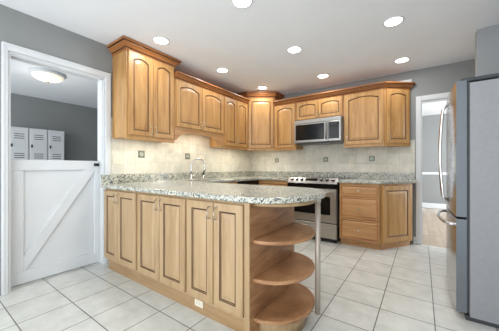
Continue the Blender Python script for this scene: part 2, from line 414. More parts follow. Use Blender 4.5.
# ------------------------------------------------------------------ recessed ceiling lamps
DL = [(0.62, 1.69, 'recessed ceiling light nearest the tall wall cabinet beside the hall doorway'),
      (1.77, 1.70, 'recessed ceiling light largest in view, cut by the top edge above the peninsula'),
      (0.62, 2.74, 'recessed ceiling light in front of the wall cabinets over the sink'),
      (1.77, 2.77, 'recessed ceiling light at the middle of the kitchen ceiling'),
      (2.82, 2.80, 'recessed ceiling light nearest the fridge'),
      (0.68, 3.76, 'recessed ceiling light right above the tall corner cabinet'),
      (1.77, 3.83, 'recessed ceiling light in front of the cabinets over the microwave'),
      (2.83, 3.88, 'recessed ceiling light above the angled cabinet at the right end'),
      (2.82, 1.60, 'unseen recessed ceiling light added over the open floor'), (1.77, 0.5, 'recessed ceiling light over the near floor'), (2.95, 0.3, 'recessed ceiling light behind the viewpoint')]
DL = DL[:8] + DL[8:9]  # last light kept is unseen: completes the grid, added to light the room
first = None
def make_down():
    t = thing('recessed_light', '', 'ceiling light', (0, 0, CEIL), 0, 'recessed lights in the kitchen ceiling')
    b = MB(); b.lathe([(0.076, -0.001), (0.078, -0.007), (0.092, -0.005), (0.095, 0.0), (0.076, -0.001)], (0, 0, 0), M['white']); b.build('trim_ring', t)
    b = MB(); b.lathe([(0.0, -0.003), (0.077, -0.003)], (0, 0, 0), M['lamp']); b.build('lens', t)
    return t
dn = make_down()
for i, (x, y, lab) in enumerate(DL):
    o = dn if i == 0 else copy_tree(dn)
    o.location = (x, y, CEIL); o['label'] = lab
for x, y, lab in DL:
    lamp('AREA', 'downlight_beam', (x, y, CEIL - 0.012), DOWN_W, (1.0, 0.965, 0.92), shape='DISK', size=0.13)

# ------------------------------------------------------------------ cabinet helpers (local: x width, front towards -y, z up)
def pull(parent, x, z0, z1, y=-0.02, m='nickel', horizontal=False, r=0.0045):
    b = MB()
    if horizontal:
        pts = [(z0, y, x), (z0 + 0.006, y - 0.02, x), ((z0 + z1) / 2, y - 0.028, x), (z1 - 0.006, y - 0.02, x), (z1, y, x)]
    else:
        pts = [(x, y, z0), (x, y - 0.02, z0 + 0.008), (x, y - 0.028, (z0 + z1) / 2), (x, y - 0.02, z1 - 0.008), (x, y, z1)]
    b.tube(pts, r, M[m], 8)
    for z in (z0, z1):
        p = (x, y, z) if not horizontal else (z, y, x)
        b.cyl((p[0], p[1] + 0.001, p[2]), (p[0], p[1] - 0.004, p[2]), r * 1.9, M[m], 10)
    return b.build('handle', parent)
def door(parent, x0, x1, z0, z1, arch=0.0, hx=None, hz=None, stile=0.058, y=0.0, name='door', wm='wood', knob=None, rise=0.034, gm='glaze'):
    b = MB(); b.panel(x1 - x0, z1 - z0, 0.02, M[wm], M[gm], x0, z0, y, stile, arch, rise=rise)
    d = b.build(name, parent)
    if hx is not None: pull(d, hx, hz[0], hz[1], y - 0.02)
    if knob:
        k = MB(); k.cyl((knob[0], y - 0.02, knob[1]), (knob[0], y - 0.034, knob[1]), 0.005, M['nickel'], 10)
        k.cyl((knob[0], y - 0.032, knob[1]), (knob[0], y - 0.044, knob[1]), 0.011, M['nickel'], 14, 0.014); k.build('knob', d)
    return d
def bare_box(mb, x0, x1, y0, y1, z0, z1): mb.box(x0, x1, y0, y1, z0, z1, M['wood'], 0.0015)

CT0, CT1 = 0.911, 0.950      # worktop underside and top

# ------------------------------------------------------------------ peninsula
PF = 1.295                   # face-frame plane; doors stand 2 cm proud
PB = 1.94
units = [(0.165, 0.827, 'peninsula base cabinet with two panel doors, next to the hall doorway', [0.183, 0.464, 0.472, 0.812]),
         (0.828, 1.534, 'peninsula base cabinet with two panel doors, middle of the three', [0.846, 1.184, 1.192, 1.522]),
         (1.535, 2.107, 'peninsula base cabinet with two panel doors, beside the round open shelves', [1.546, 1.824, 1.832, 2.092])]
for x0, x1, lab, d in units:
    t = thing('base_cabinet', lab, 'cabinet', (x0, PF, 0))
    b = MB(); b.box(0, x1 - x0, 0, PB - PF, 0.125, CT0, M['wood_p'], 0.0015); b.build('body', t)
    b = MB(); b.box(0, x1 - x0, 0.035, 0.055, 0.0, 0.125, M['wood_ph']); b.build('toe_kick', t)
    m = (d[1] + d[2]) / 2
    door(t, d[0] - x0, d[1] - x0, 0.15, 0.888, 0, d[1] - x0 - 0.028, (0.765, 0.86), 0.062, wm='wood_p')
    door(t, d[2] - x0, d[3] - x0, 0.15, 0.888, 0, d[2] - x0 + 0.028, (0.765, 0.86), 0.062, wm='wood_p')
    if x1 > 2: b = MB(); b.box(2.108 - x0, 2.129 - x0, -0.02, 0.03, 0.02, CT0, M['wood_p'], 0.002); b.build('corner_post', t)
# socket in the toe kick
def outlet(loc, rot, label, n=1, mat='plastic', kind='outlet'):
    t = thing('wall_outlet' if kind == 'outlet' else 'light_switch', label, 'outlet' if kind == 'outlet' else 'light switch', loc, rot)
    wd = 0.07 + 0.046 * (n - 1)
    b = MB(); b.box(-wd / 2, wd / 2, -0.007, 0.0, -0.058, 0.058, M[mat], 0.003); b.build('cover_plate', t)
    for k in range(n):
        xc = (k - (n - 1) / 2) * 0.046
        b = MB()
        if kind == 'outlet':
            for zc in (-0.022, 0.022):
                b.box(xc - 0.016, xc + 0.016, -0.010, -0.006, zc - 0.014, zc + 0.014, M[mat], 0.003)
                b.box(xc - 0.007, xc - 0.005, -0.0108, -0.0098, zc - 0.006, zc + 0.006, M['slot']); b.box(xc + 0.005, xc + 0.007, -0.0108, -0.0098, zc - 0.006, zc + 0.006, M['slot'])
            b.build('socket', t)
        else:
            b.box(xc - 0.016, xc + 0.016, -0.011, -0.006, -0.033, 0.033, M[mat], 0.002); b.build('rocker', t)
    return t
o = outlet((1.63, PF + 0.035, 0.078), 0, 'cream outlet lying sideways in the peninsula toe kick')
o.rotation_euler = (0, PI / 2, 0); o.scale = (0.8, 1, 0.8)

# round open shelves at the end
SX0 = 2.130; SXF = 2.152; SYC = 1.628; SA, SB = 0.274, 0.312
def dshape(cx, cy, a, bb, n=28):
    return [(cx + a * math.cos(-PI / 2 + PI * k / n), cy + bb * math.sin(-PI / 2 + PI * k / n)) for k in range(n + 1)]
t = thing('open_shelf_unit', 'half-round open shelf unit with three wooden shelves at the end of the peninsula', 'shelf', (SX0, PF, 0))
b = MB(); b.box(SX0, SXF, PF - 0.018, PB, 0.0, CT0, M['shelf'], 0.001); b.build('end_panel', t, True)
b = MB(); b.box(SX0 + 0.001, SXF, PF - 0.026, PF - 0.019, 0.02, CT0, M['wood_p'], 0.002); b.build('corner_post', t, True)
for z in (0.132, 0.388, 0.640):
    b = MB(); b.prism(dshape(SXF, SYC, SA, SB), z, z + 0.024, M['shelf'], bev=0.005); b.build('shelf', t, True)
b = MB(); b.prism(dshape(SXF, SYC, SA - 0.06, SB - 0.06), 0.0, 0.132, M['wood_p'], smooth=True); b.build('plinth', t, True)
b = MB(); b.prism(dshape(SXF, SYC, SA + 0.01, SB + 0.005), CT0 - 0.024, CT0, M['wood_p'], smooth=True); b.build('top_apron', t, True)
b = MB(); b.cyl((2.428, 1.745, 0.07), (2.428, 1.745, CT0 - 0.025), 0.0195, M['pole'], 20); b.cyl((2.428, 1.745, CT0 - 0.024), (2.428, 1.745, CT0), 0.0235, M['pole'], 20)
o = b.build('pole', t, True); o['label'] = 'satin metal pole at the rim'

# ------------------------------------------------------------------ base run along the left wall
LF = 0.62
def left_unit(y0, y1, lab): return thing('base_cabinet', lab, 'cabinet', (LF, y0, 0), PI / 2)
t = left_unit(2.035, 3.10, 'sink base cabinet under the faucet, only its top strip seen over the peninsula')
W_ = 3.10 - 2.035
b = MB(); bare_box(b, 0, W_, 0, 0.02, 0.1, CT0); bare_box(b, 0, W_, 0.6, 0.615, 0.1, CT0); bare_box(b, 0, 0.02, 0.02, 0.6, 0.1, CT0); bare_box(b, W_ - 0.02, W_, 0.02, 0.6, 0.1, CT0); bare_box(b, 0.02, W_ - 0.02, 0.02, 0.6, 0.1, 0.12); b.build('body', t)
b = MB(); b.box(0, W_, 0.07, 0.09, 0, 0.1, M['wood_h']); b.build('toe_kick', t)
door(t, 0.28, 0.675, 0.13, 0.72, 0, 0.65, (0.58, 0.68)); door(t, 0.68, W_ - 0.01, 0.13, 0.72, 0, 0.705, (0.58, 0.68))
door(t, 0.28, W_ - 0.01, 0.735, 0.885, 0, name='drawer_front', stile=0.04, wm='wood_h', rise=0.015)
t = thing('dishwasher', 'dishwasher with a black control strip under the left worktop, seen over the peninsula', 'dishwasher', (LF, 3.103, 0), PI / 2)
b = MB(); b.box(0, 0.585, 0.0, 0.58, 0.06, CT0 - 0.004, M['blackp'], 0.002); b.box(0.02, 0.565, 0.06, 0.08, 0, 0.06, M['blackp']); b.box(0.02, 0.565, 0.5, 0.52, 0, 0.06, M['blackp']); b.build('body', t)
d_ = MB(); d_.box(0.004, 0.581, -0.025, 0.0, 0.11, 0.80, M['steel'], 0.004); dd = d_.build('door', t)
b = MB(); b.box(0.004, 0.581, -0.03, 0.0, 0.805, 0.895, M['black'], 0.006); b.build('control_panel', t)
pull(dd, 0.76, 0.06, 0.535, -0.025, 'steel', True, 0.008)
t = thing('corner_base_cabinet', 'corner base cabinet with one drawer between dishwasher and range', 'cabinet', (0.005, 3.71, 0))
b = MB(); b.prism([(0.0, 0.02), (1.21, 0.02), (1.21, YB - 3.72), (0.0, YB - 3.72)], 0.1, CT0, M['wood']); b.box(0.0, 1.21, 0.08, 0.1, 0, 0.1, M['wood_h']); b.build('body', t)
door(t, 0.635, 1.20, 0.735, 0.885, 0, name='drawer', stile=0.04, y=0.02, wm='wood_h', rise=0.015, knob=(0.92, 0.81)); door(t, 0.635, 1.20, 0.13, 0.72, 0, 1.17, (0.58, 0.68), y=0.02)

# ------------------------------------------------------------------ range
RX0, RX1, RF = 1.222, 2.035, 3.70
t = thing('range', 'stainless slide-in range with black glass cooktop and round knobs along the front', 'range', ((RX0 + RX1) / 2, RF, 0))
b = MB(); b.box(RX0, RX1, RF, YB - 0.03, 0.03, 0.925, M['blackp'], 0.002)
for xx in (RX0 + 0.05, RX1 - 0.05):
    for yy in (RF + 0.06, YB - 0.1): b.cyl((xx, yy, 0), (xx, yy, 0.03), 0.02, M['blackp'], 12)
b.build('body', t, True)
b = MB(); b.box(RX0 - 0.0, RX1, RF + 0.075, YB - 0.028, 0.925, 0.952, M['black'], 0.003); b.build('cooktop', t, True)
for bx_, by_, br in ((1.42, 3.90, 0.09), (1.84, 3.90, 0.105), (1.42, 4.20, 0.105), (1.84, 4.20, 0.08)):
    b = MB(); b.lathe([(br - 0.004, 0.0), (br, 0.0007), (br + 0.003, 0.0)], (bx_, by_, 0.952), M['darkgap'], 32); b.build('burner_ring', t, True)
# sloping control fascia
b = MB(); tq = bmesh.new()
prof = [(RF - 0.035, 0.885), (RF + 0.075, 0.885), (RF + 0.075, 0.972), (RF + 0.05, 0.974), (RF - 0.015, 0.912)]
A = [tq.verts.new((RX0, p[0], p[1])) for p in prof]; B_ = [tq.verts.new((RX1, p[0], p[1])) for p in prof]
tq.faces.new(A); tq.faces.new(B_[::-1])
for i in range(len(prof)): tq.faces.new((A[i], B_[i], B_[(i + 1) % len(prof)], A[(i + 1) % len(prof)]))
bmesh.ops.recalc_face_normals(tq, faces=tq.faces); bmesh.ops.bevel(tq, geom=tq.edges[:], offset=0.003, segments=1, affect='EDGES')
b.merge(tq, M['steel']); cpn = b.build('control_panel', t, True)
sl = Vector((0, -0.062, 0.065)).normalized()          # outward normal of the slope
def on_slope(x, s): return Vector((x, RF - 0.015 + 0.065 * s, 0.912 + 0.062 * s))
for kx in (0.07, 0.155, 0.24, 0.56, 0.65, 0.74):
    c0 = on_slope(RX0 + kx, 0.5)
    b = MB(); b.cyl(c0 - sl * 0.002, c0 + sl * 0.022, 0.027, M['blackp'], 18, 0.022); b.cyl(c0 + sl * 0.022, c0 + sl * 0.024, 0.015, M['steel_r'], 18); b.build('knob', t, True)
b = MB(); tq = bmesh.new(); q = []
for s_, off in ((0.2, 0.002), (0.8, 0.002)):
    for xx in (RX0 + 0.30, RX0 + 0.50): q.append(on_slope(xx, s_) + sl * off)
vs = [tq.verts.new(q[i]) for i in (0, 1, 3, 2)]; lw_ = [tq.verts.new(q[i] - sl * 0.004) for i in (0, 1, 3, 2)]
tq.faces.new(vs); tq.faces.new(lw_[::-1])
for i in range(4): tq.faces.new((vs[i], lw_[i], lw_[(i + 1) % 4], vs[(i + 1) % 4]))
bmesh.ops.recalc_face_normals(tq, faces=tq.faces); b.merge(tq, M['black']); b.build('display', t, True)
b = MB(); b.box(RX0 + 0.0, RX1, RF - 0.03, RF, 0.815, 0.883, M['black'], 0.004); b.build('vent_band', t, True)
b = MB(); b.box(RX0 + 0.012, RX1 - 0.012, RF - 0.035, RF, 0.30, 0.81, M['steel_r'], 0.006); od = b.build('oven_door', t, True)
b = MB(); b.box(RX0 + 0.10, RX1 - 0.10, RF - 0.038, RF - 0.033, 0.42, 0.69, M['black'], 0.002); b.build('window', od, True)
b = MB(); b.tube([(RX0 + 0.07, RF - 0.085, 0.765), (RX1 - 0.07, RF - 0.085, 0.765)], 0.012, M['steel_r'])
for xx in (RX0 + 0.10, RX1 - 0.10): b.cyl((xx, RF - 0.033, 0.765), (xx, RF - 0.085, 0.765), 0.009, M['steel_r'])
b.build('handle', od, True)
b = MB(); b.box(RX0 + 0.012, RX1 - 0.012, RF - 0.03, RF, 0.065, 0.285, M['steel_r'], 0.006); dr = b.build('drawer', t, True)
b = MB(); b.box(RX0 + 0.10, RX1 - 0.10, RF - 0.045, RF - 0.029, 0.215, 0.235, M['steel_r'], 0.004); b.build('handle', dr, True)

# ------------------------------------------------------------------ drawer base and angled base at the right
BF = 3.73
t = thing('drawer_base', 'wooden drawer base with three drawers, right of the range', 'cabinet', (2.05, BF, 0))
b = MB(); bare_box(b, 0, 0.535, 0, YB - BF - 0.005, 0.085, CT0); b.build('body', t)
b = MB(); b.box(0, 0.535, 0.05, 0.07, 0, 0.085, M['wood_h']); b.build('toe_kick', t)
for z0, z1 in ((0.725, 0.885), (0.405, 0.712), (0.1, 0.392)):
    door(t, 0.012, 0.525, z0, z1, 0, name='drawer', stile=0.02, wm='wood_h', knob=(0.268, (z0 + z1) / 2), rise=0.016, gm='crown')
A0, A1 = Vector((2.590, BF, 0)), Vector((2.935, 4.20, 0))
ang = math.atan2(A1.y - A0.y, A1.x - A0.x); AW = (A1 - A0).length
t = thing('angled_base_cabinet', 'angled end base cabinet with one panel door, beside the doorway', 'cabinet', A0, ang)
def to_loc(p, o, a): 
    d = Vector((p[0] - o.x, p[1] - o.y)); return (d.x * math.cos(a) + d.y * math.sin(a), -d.x * math.sin(a) + d.y * math.cos(a))
pts = [to_loc(p, A0, ang) for p in ((2.590, BF), (2.935, 4.20), (2.935, YB - 0.006), (2.590, YB - 0.006))]
b = MB(); b.prism(pts, 0.085, CT0, M['wood']); b.build('body', t)
pts = [to_loc(p, A0, ang) for p in ((2.590, BF + 0.07), (2.905, 4.25), (2.905, YB - 0.006), (2.590, YB - 0.006))]
b = MB(); b.prism(pts, 0.0, 0.085, M['wood_h']); b.build('toe_kick', t)
door(t, 0.035, AW - 0.03, 0.105, 0.885, 0, 0.065, (0.765, 0.86), 0.075)

# ------------------------------------------------------------------ worktops
def arc(cx, cy, a, bb, t0, t1, n=14): return [(cx + a * math.cos(t0 + (t1 - t0) * k / n), cy + bb * math.sin(t0 + (t1 - t0) * k / n)) for k in range(n + 1)]
t = thing('granite_worktop', 'speckled grey granite worktop of the peninsula and the sink side', 'worktop', (1.2, 1.7, CT0))
outl = [(0.155, 1.245)] + arc(2.10, 1.715, 0.368, 0.47, -PI / 2, PI / 2, 30) + [(0.66, 2.185), (0.66, 3.68), (RX0 - 0.004, 3.68), (RX0 - 0.004, YB - 0.004), (0.004, YB - 0.004), (0.004, 1.432), (0.155, 1.432)]
hole = [(0.17, 2.25), (0.17, 2.98), (0.56, 2.98), (0.56, 2.25)]
b = MB(); b.prism(outl, CT0, CT1, M['granite'], [hole], bev=0.008); b.build('slab', t, True)
b = MB(); b.box(0.004, 0.024, 1.432, YB - 0.004, CT1, 1.052, M['granite'], 0.002); b.box(0.024, RX0 - 0.006, YB - 0.024, YB - 0.004, CT1, 1.052, M['granite'], 0.002)
b.box(0.157, 0.177, 1.25, 1.432, CT1, 1.052, M['granite'], 0.002); b.box(0.024, 0.157, 1.434, 1.452, CT1, 1.052, M['granite'], 0.002); b.build('upstand', t, True)
t = thing('granite_worktop', 'short speckled granite worktop with a clipped corner, right of the range', 'worktop', (2.4, 4.0, CT0))
b = MB(); b.prism([(RX1 + 0.004, BF - 0.045), (2.59, BF - 0.045), (2.985, 4.19), (2.985, YB - 0.004), (RX1 + 0.004, YB - 0.004)], CT0, CT1, M['granite'], bev=0.008); b.build('slab', t, True)
b = MB(); b.box(RX1 + 0.006, 2.965, YB - 0.024, YB - 0.004, CT1, 1.052, M['granite'], 0.002); b.build('upstand', t, True)
b = MB(); b.box(RX0 + 0.0, RX1, YB - 0.024, YB - 0.004, 0.956, 1.052, M['granite'], 0.002)
tag(b.build('granite_strip'), 'low granite strip on the wall behind the range', 'upstand')

# ------------------------------------------------------------------ sink and faucet
t = thing('sink', 'steel undermount sink let into the left worktop', 'sink', (0.365, 2.615, CT0))
b = MB()
b.box(0.165, 0.565, 2.245, 2.985, 0.70, 0.706, M['steel']); b.box(0.160, 0.168, 2.245, 2.985, 0.70, CT0 - 0.001, M['steel']); b.box(0.562, 0.570, 2.245, 2.985, 0.70, CT0 - 0.001, M['steel'])
b.box(0.168, 0.562, 2.240, 2.248, 0.70, CT0 - 0.001, M['steel']); b.box(0.168, 0.562, 2.982, 2.990, 0.70, CT0 - 0.001, M['steel']); b.build('basin', t, True)
b = MB(); b.cyl((0.365, 2.615, 0.705), (0.365, 2.615, 0.709), 0.045, M['chrome'], 24); b.build('drain', t, True)
FX, FY = 0.095, 2.60
t = thing('faucet', 'chrome gooseneck faucet behind the sink', 'faucet', (FX, FY, CT1))
b = MB(); b.lathe([(0, 0), (0.028, 0), (0.028, 0.008), (0.018, 0.02), (0.016, 0.07), (0.0, 0.07)], (0, 0, 0), M['chrome'], 20); b.build('base', t)
dv = Vector((math.cos(math.radians(52)), math.sin(math.radians(52)), 0)); R_ = 0.105
pts = [Vector((0, 0, 0.05)), Vector((0, 0, 0.14)), Vector((0, 0, 0.215))] + [dv * (R_ - R_ * math.cos(a)) + Vector((0, 0, 0.215 + R_ * math.sin(a))) for a in [PI * k / 12 for k in range(1, 12)]] + [dv * 2 * R_ + Vector((0, 0, 0.2)), dv * 2 * R_ + Vector((0, 0, 0.16))]
b = MB(); b.tube(pts, 0.0115, M['chrome'], 12); b.cyl(dv * 2 * R_ + Vector((0, 0, 0.165)), dv * 2 * R_ + Vector((0, 0, 0.135)), 0.015, M['chrome'], 14); b.build('spout', t)
b = MB(); b.cyl((0.0, 0.012, 0.045), (0.0, 0.045, 0.05), 0.009, M['chrome'], 12); b.tube([(0.0, 0.042, 0.05), (0.01, 0.06, 0.075), (0.03, 0.08, 0.12)], 0.006, M['chrome'], 8); b.build('lever', t)
t = thing('side_spray', 'small chrome side spray standing right of the faucet', 'faucet spray', (0.095, 2.86, CT1))
b = MB(); b.lathe([(0, 0), (0.022, 0), (0.022, 0.006), (0.013, 0.014), (0.012, 0.05), (0.0, 0.05)], (0, 0, 0), M['chrome'], 18); b.build('base', t)
b = MB(); b.tube([(0, 0, 0.045), (0.002, 0, 0.08), (0.012, 0, 0.115), (0.028, 0, 0.13)], 0.012, M['blackp'], 10); b.build('nozzle', t)

# ------------------------------------------------------------------ tiled backsplashes (part of the walls)
UB = 1.487                    # underside level of the wall cabinets
b = MB(); b.box(0.0, 0.004, 1.426, YB - 0.003, CT1 - 0.02, UB + 0.25, M['splash_x']); bs_l = struct('wall_left_tile', b, 'cream travertine tile backsplash on the left wall')
b = MB(); b.box(0.004, 2.965, YB - 0.004, YB, CT1 - 0.02, UB + 0.06, M['splash_y']); bs_b = struct('wall_back_tile', b, 'cream travertine tile backsplash on the back wall')
def accent(parent, p, face, s=0.047):
    b = MB()
    if face == 'x':
        b.box(0.003, 0.009, p[0] - s, p[0] + s, p[1] - s, p[1] + s, M['pewter'], 0.002); o = b.build('accent_tile', parent)
        b = MB(); c = (0.0095, p[0], p[1]); u = (0, 1, 0)
    else:
        b.box(p[0] - s, p[0] + s, YB - 0.009, YB - 0.003, p[1] - s, p[1] + s, M['pewter'], 0.002); o = b.build('accent_tile', parent)
        b = MB(); c = (p[0], YB - 0.0095, p[1])
    # a small raised rosette
    for k in range(8):
        a = 2 * PI * k / 8
        du, dz = 0.022 * math.cos(a), 0.022 * math.sin(a)
        if face == 'x': b.cyl((c[0] - 0.002, c[1] + du, c[2] + dz), (c[0] + 0.0015, c[1] + du, c[2] + dz), 0.008, M['pewter_lt'], 8)
        else: b.cyl((c[0] + du, c[1] + 0.002, c[2] + dz), (c[0] + du, c[1] - 0.0015, c[2] + dz), 0.008, M['pewter_lt'], 8)
    if face == 'x': b.cyl((c[0] - 0.002, c[1], c[2]), (c[0] + 0.002, c[1], c[2]), 0.012, M['pewter_lt'], 10)
    else: b.cyl((c[0], c[1] + 0.002, c[2]), (c[0], c[1] - 0.002, c[2]), 0.012, M['pewter_lt'], 10)
    b.build('emblem', o)
for y in (1.82, 2.60): accent(bs_l, (y, 1.312), 'x')
for x in (0.63, 1.63, 2.385): accent(bs_b, (x, 1.278), 'y', 0.042)
outlet((0.006, 1.515, 1.23), PI / 2, 'cream switch plate on the tiles nearest the hall doorway', 2, kind='switch')
outlet((0.006, 1.665, 1.235), PI / 2, 'cream outlet right of the switch plate under the tall wall cabinet')
outlet((0.006, 2.90, 1.275), PI / 2, 'cream switch plate on the tiles behind the faucet spout', 2, kind='switch')
outlet((0.006, 3.62, 1.285), PI / 2, 'pale outlet on the left tiles under the narrow-door cabinet')
outlet((2.075, YB - 0.006, 1.19), 0, 'pale outlet on the back tiles right of the range')

# ------------------------------------------------------------------ wall cabinets
UX = 0.34                     # face plane on the left wall
UY = 4.07                     # face plane on the back wall
def CROWN(zt, h=0.11, o=0.068):
    q = h / 0.11
    return [(-0.01, zt - h), (0.004, zt - h), (0.010, zt - h + 0.016 * q), (0.012, zt - h + 0.022 * q), (0.006, zt - h + 0.026 * q), (0.016, zt - h + 0.034 * q), (0.024, zt - h + 0.048 * q),
            (0.036, zt - h + 0.062 * q), (0.050, zt - h + 0.070 * q), (0.052, zt - h + 0.078 * q), (0.045, zt - h + 0.082 * q), (o - 0.004, zt - h + 0.086 * q), (o, zt - h + 0.094 * q), (o, zt), (-0.01, zt)]
def strip(parent, x0, x1, y, z, wd=0.02):
    b = MB(); b.box(x0, x1, y - wd, y + wd, z - 0.010, z, M['strip'], 0.002); b.build('strip_light', parent)
    return lamp('AREA', 'strip_beam', ((x0 + x1) / 2, y, z - 0.012), STRIP_W * (x1 - x0) / 0.6, (1.0, 0.94, 0.77), parent, shape='RECTANGLE', size=x1 - x0, size_y=0.03)
# tall two-door cabinet
y0, y1 = 1.447, 2.105
t = thing('wall_cabinet', 'tall wall cabinet with two arched doors, nearest the hall doorway', 'cabinet', (UX - 0.02, y0, UB), PI / 2)
b = MB(); bare_box(b, 0, y1 - y0, 0, UX - 0.026, 0, 1.03); bare_box(b, -0.002, y1 - y0 + 0.002, -0.006, 0.03, -0.022, 0.0); b.build('body', t)
wd = y1 - y0
door(t, 0.022, wd / 2 - 0.003, 0.025, 0.985, 0.05, wd / 2 - 0.03, (0.055, 0.15), 0.062); door(t, wd / 2 + 0.003, wd - 0.022, 0.025, 0.985, 0.05, wd / 2 + 0.03, (0.055, 0.15), 0.062)
b = MB(); zt = CEIL - 0.008 - UB
b.sweep([(0.0, UX - 0.03), (0.0, -0.004), (wd, -0.004), (wd, UX - 0.03)][::1], CROWN(zt), M['crown'], M['glaze'], (3, 4, 9, 10)); b.prism([(0, 0), (wd, 0), (wd, UX - 0.03), (0, UX - 0.03)], 1.02, zt - 0.004, M['crown']); b.build('crown', t)
strip(t, 0.06, wd - 0.06, 0.062, -0.001)
# short pair over the sink with arched valance
ys0, ys1 = 2.108, 3.10
SZ = 1.675
t = thing('wall_cabinet', 'short wall cabinet with two arched doors over the sink, above a curved valance', 'cabinet', (UX - 0.02, ys0, UB), PI / 2)
wd = ys1 - ys0
b = MB(); bare_box(b, 0, wd, 0, UX - 0.026, SZ - UB, 0.86); b.build('body', t)
door(t, 0.025, wd / 2 - 0.003, SZ - UB + 0.02, 0.845, 0.055, wd / 2 - 0.03, (SZ - UB + 0.05, SZ - UB + 0.14), 0.066); door(t, wd / 2 + 0.003, wd - 0.015, SZ - UB + 0.02, 0.845, 0.055, wd / 2 + 0.03, (SZ - UB + 0.05, SZ - UB + 0.14), 0.066)
b = MB(); tq = bmesh.new(); pl = [(0, SZ - UB), (0, 0.02)]
for k in range(25):
    u = k / 24; pl.append((0.03 + (wd - 0.16) * u, 0.02 + 0.115 * (1 - abs(2 * u - 1) ** 5)))
pl += [(wd - 0.115, 0.0), (wd, 0.0), (wd, SZ - UB)]
f0 = [tq.verts.new((p[0], 0.0, p[1])) for p in pl]; f1 = [tq.verts.new((p[0], 0.022, p[1])) for p in pl]
tq.faces.new(f0); tq.faces.new(f1[::-1])
for i in range(len(pl)): tq.faces.new((f0[i], f1[i], f1[(i + 1) % len(pl)], f0[(i + 1) % len(pl)]))
bmesh.ops.recalc_face_normals(tq, faces=tq.faces); b.merge(tq, M['wood_h']); b.build('valance', t)
strip(t, 0.12, wd - 0.15, 0.05, SZ - UB - 0.001)
# narrow pair
yn0, yn1 = 3.103, 3.795
t = thing('wall_cabinet', 'wall cabinet with two narrow arched doors, left of the tall corner cabinet', 'cabinet', (UX - 0.02, yn0, UB), PI / 2)
wd = yn1 - yn0
b = MB(); bare_box(b, 0, wd, 0, UX - 0.026, 0, 0.86); bare_box(b, 0, wd, -0.006, 0.03, -0.022, 0.0); b.build('body', t)
door(t, 0.02, wd / 2 - 0.003, 0.025, 0.845, 0.05, wd / 2 - 0.03, (0.055, 0.15), 0.062); door(t, wd / 2 + 0.003, wd - 0.02, 0.025, 0.845, 0.05, wd / 2 + 0.03, (0.055, 0.15), 0.062)
strip(t, 0.06, wd - 0.06, 0.062, -0.001)
b = MB(); zt = 2.425
b.sweep([(UX - 0.018, ys0 + 0.001), (UX - 0.018, yn1 - 0.002)], CROWN(zt, 0.095), M['crown'], M['glaze'], (3, 4, 9, 10)); b.box(0.006, UX - 0.02, ys0 + 0.002, yn1 - 0.003, UB + 0.861, zt - 0.004, M['crown'])
tag(b.build('crown_moulding'), 'crown moulding over the sink cabinets on the left wall', 'crown moulding')
# tall diagonal corner cabinet
C0, C1 = Vector((UX - 0.02, 3.80, 0)), Vector((0.745, UY + 0.02, 0))
ang2 = math.atan2(C1.y - C0.y, C1.x - C0.x); CW = (C1 - C0).length
t = thing('corner_wall_cabinet', 'tall diagonal corner wall cabinet with one door, raised above its neighbours', 'cabinet', (C0.x, C0.y, UB), ang2)
plan = [(C0.x, C0.y), (C1.x, C1.y), (C1.x, YB - 0.006), (0.006, YB - 0.006), (0.006, C0.y)]
lp = [to_loc(p, C0, ang2) for p in plan]
b = MB(); b.prism(lp, 0, 1.0, M['wood']); bare_box(b, 0, CW, -0.004, 0.03, -0.028, 0.0); b.build('body', t)
door(t, 0.022, CW - 0.022, 0.02, 0.965, 0.012, 0.05, (0.055, 0.15), 0.06)
b = MB(); zt = CEIL - 0.012 - UB
pth = [to_loc(p, C0, ang2) for p in ((0.02, 3.80), (C0.x, 3.80), (C1.x, C1.y), (C1.x, YB - 0.02))]
b.sweep(pth, CROWN(zt, 0.12), M['crown'], M['glaze'], (3, 4, 9, 10)); b.prism(lp, 1.0, zt - 0.005, M['crown']); b.build('crown', t)
strip(t, 0.08, CW - 0.08, 0.062, -0.001)
# back wall, single door left of the microwave
def back_cab(x0, x1, z0, z1, lab): 
    t = thing('wall_cabinet', lab, 'cabinet', (x0, UY + 0.02, z0))
    b = MB(); bare_box(b, 0, x1 - x0, 0, YB - UY - 0.026, 0, z1 - z0)
    if z0 < 1.6: bare_box(b, 0, x1 - x0, -0.006, 0.03, -0.022, 0.0)
    b.build('body', t); return t
UBB = 1.474; UTB = 2.31
t = back_cab(0.749, 1.196, UBB, UTB, 'wall cabinet with one arched door, between corner cabinet and microwave')
door(t, 0.02, 0.43, 0.022, UTB - UBB - 0.02, 0.055, None, None, 0.06)
pull(t.children[-1], 0.40, 0.055, 0.15)
MW0, MW1 = 1.205, 2.008
t = back_cab(1.199, 2.016, 1.962, UTB, 'short wall cabinet with two small arched doors above the microwave')
door(t, 0.015, 0.405, 0.02, UTB - 1.962 - 0.02, 0.04, 0.38, (0.045, 0.12), 0.055); door(t, 0.411, 0.802, 0.02, UTB - 1.962 - 0.02, 0.04, 0.436, (0.045, 0.12), 0.055)
t = back_cab(2.020, 2.595, UBB, UTB, 'wall cabinet with one wide arched door, right of the microwave')
door(t, 0.02, 0.56, 0.022, UTB - UBB - 0.02, 0.055, 0.05, (0.055, 0.15), 0.062)
E0, E1 = Vector((2.597, UY + 0.02, 0)), Vector((2.905, 4.36, 0))
ang3 = math.atan2(E1.y - E0.y, E1.x - E0.x); EW = (E1 - E0).length
t = thing('angled_wall_cabinet', 'angled end wall cabinet with one narrow arched door, beside the doorway', 'cabinet', (E0.x, E0.y, UBB), ang3)
lp = [to_loc(p, E0, ang3) for p in ((E0.x, E0.y), (E1.x, E1.y), (E1.x, YB - 0.006), (E0.x, YB - 0.006))]
b = MB(); b.prism(lp, -0.02, UTB - UBB, M['wood']); b.build('body', t)
door(t, 0.03, EW - 0.02, 0.022, UTB - UBB - 0.02, 0.04, 0.06, (0.055, 0.15), 0.062)
b = MB(); zt = 2.385
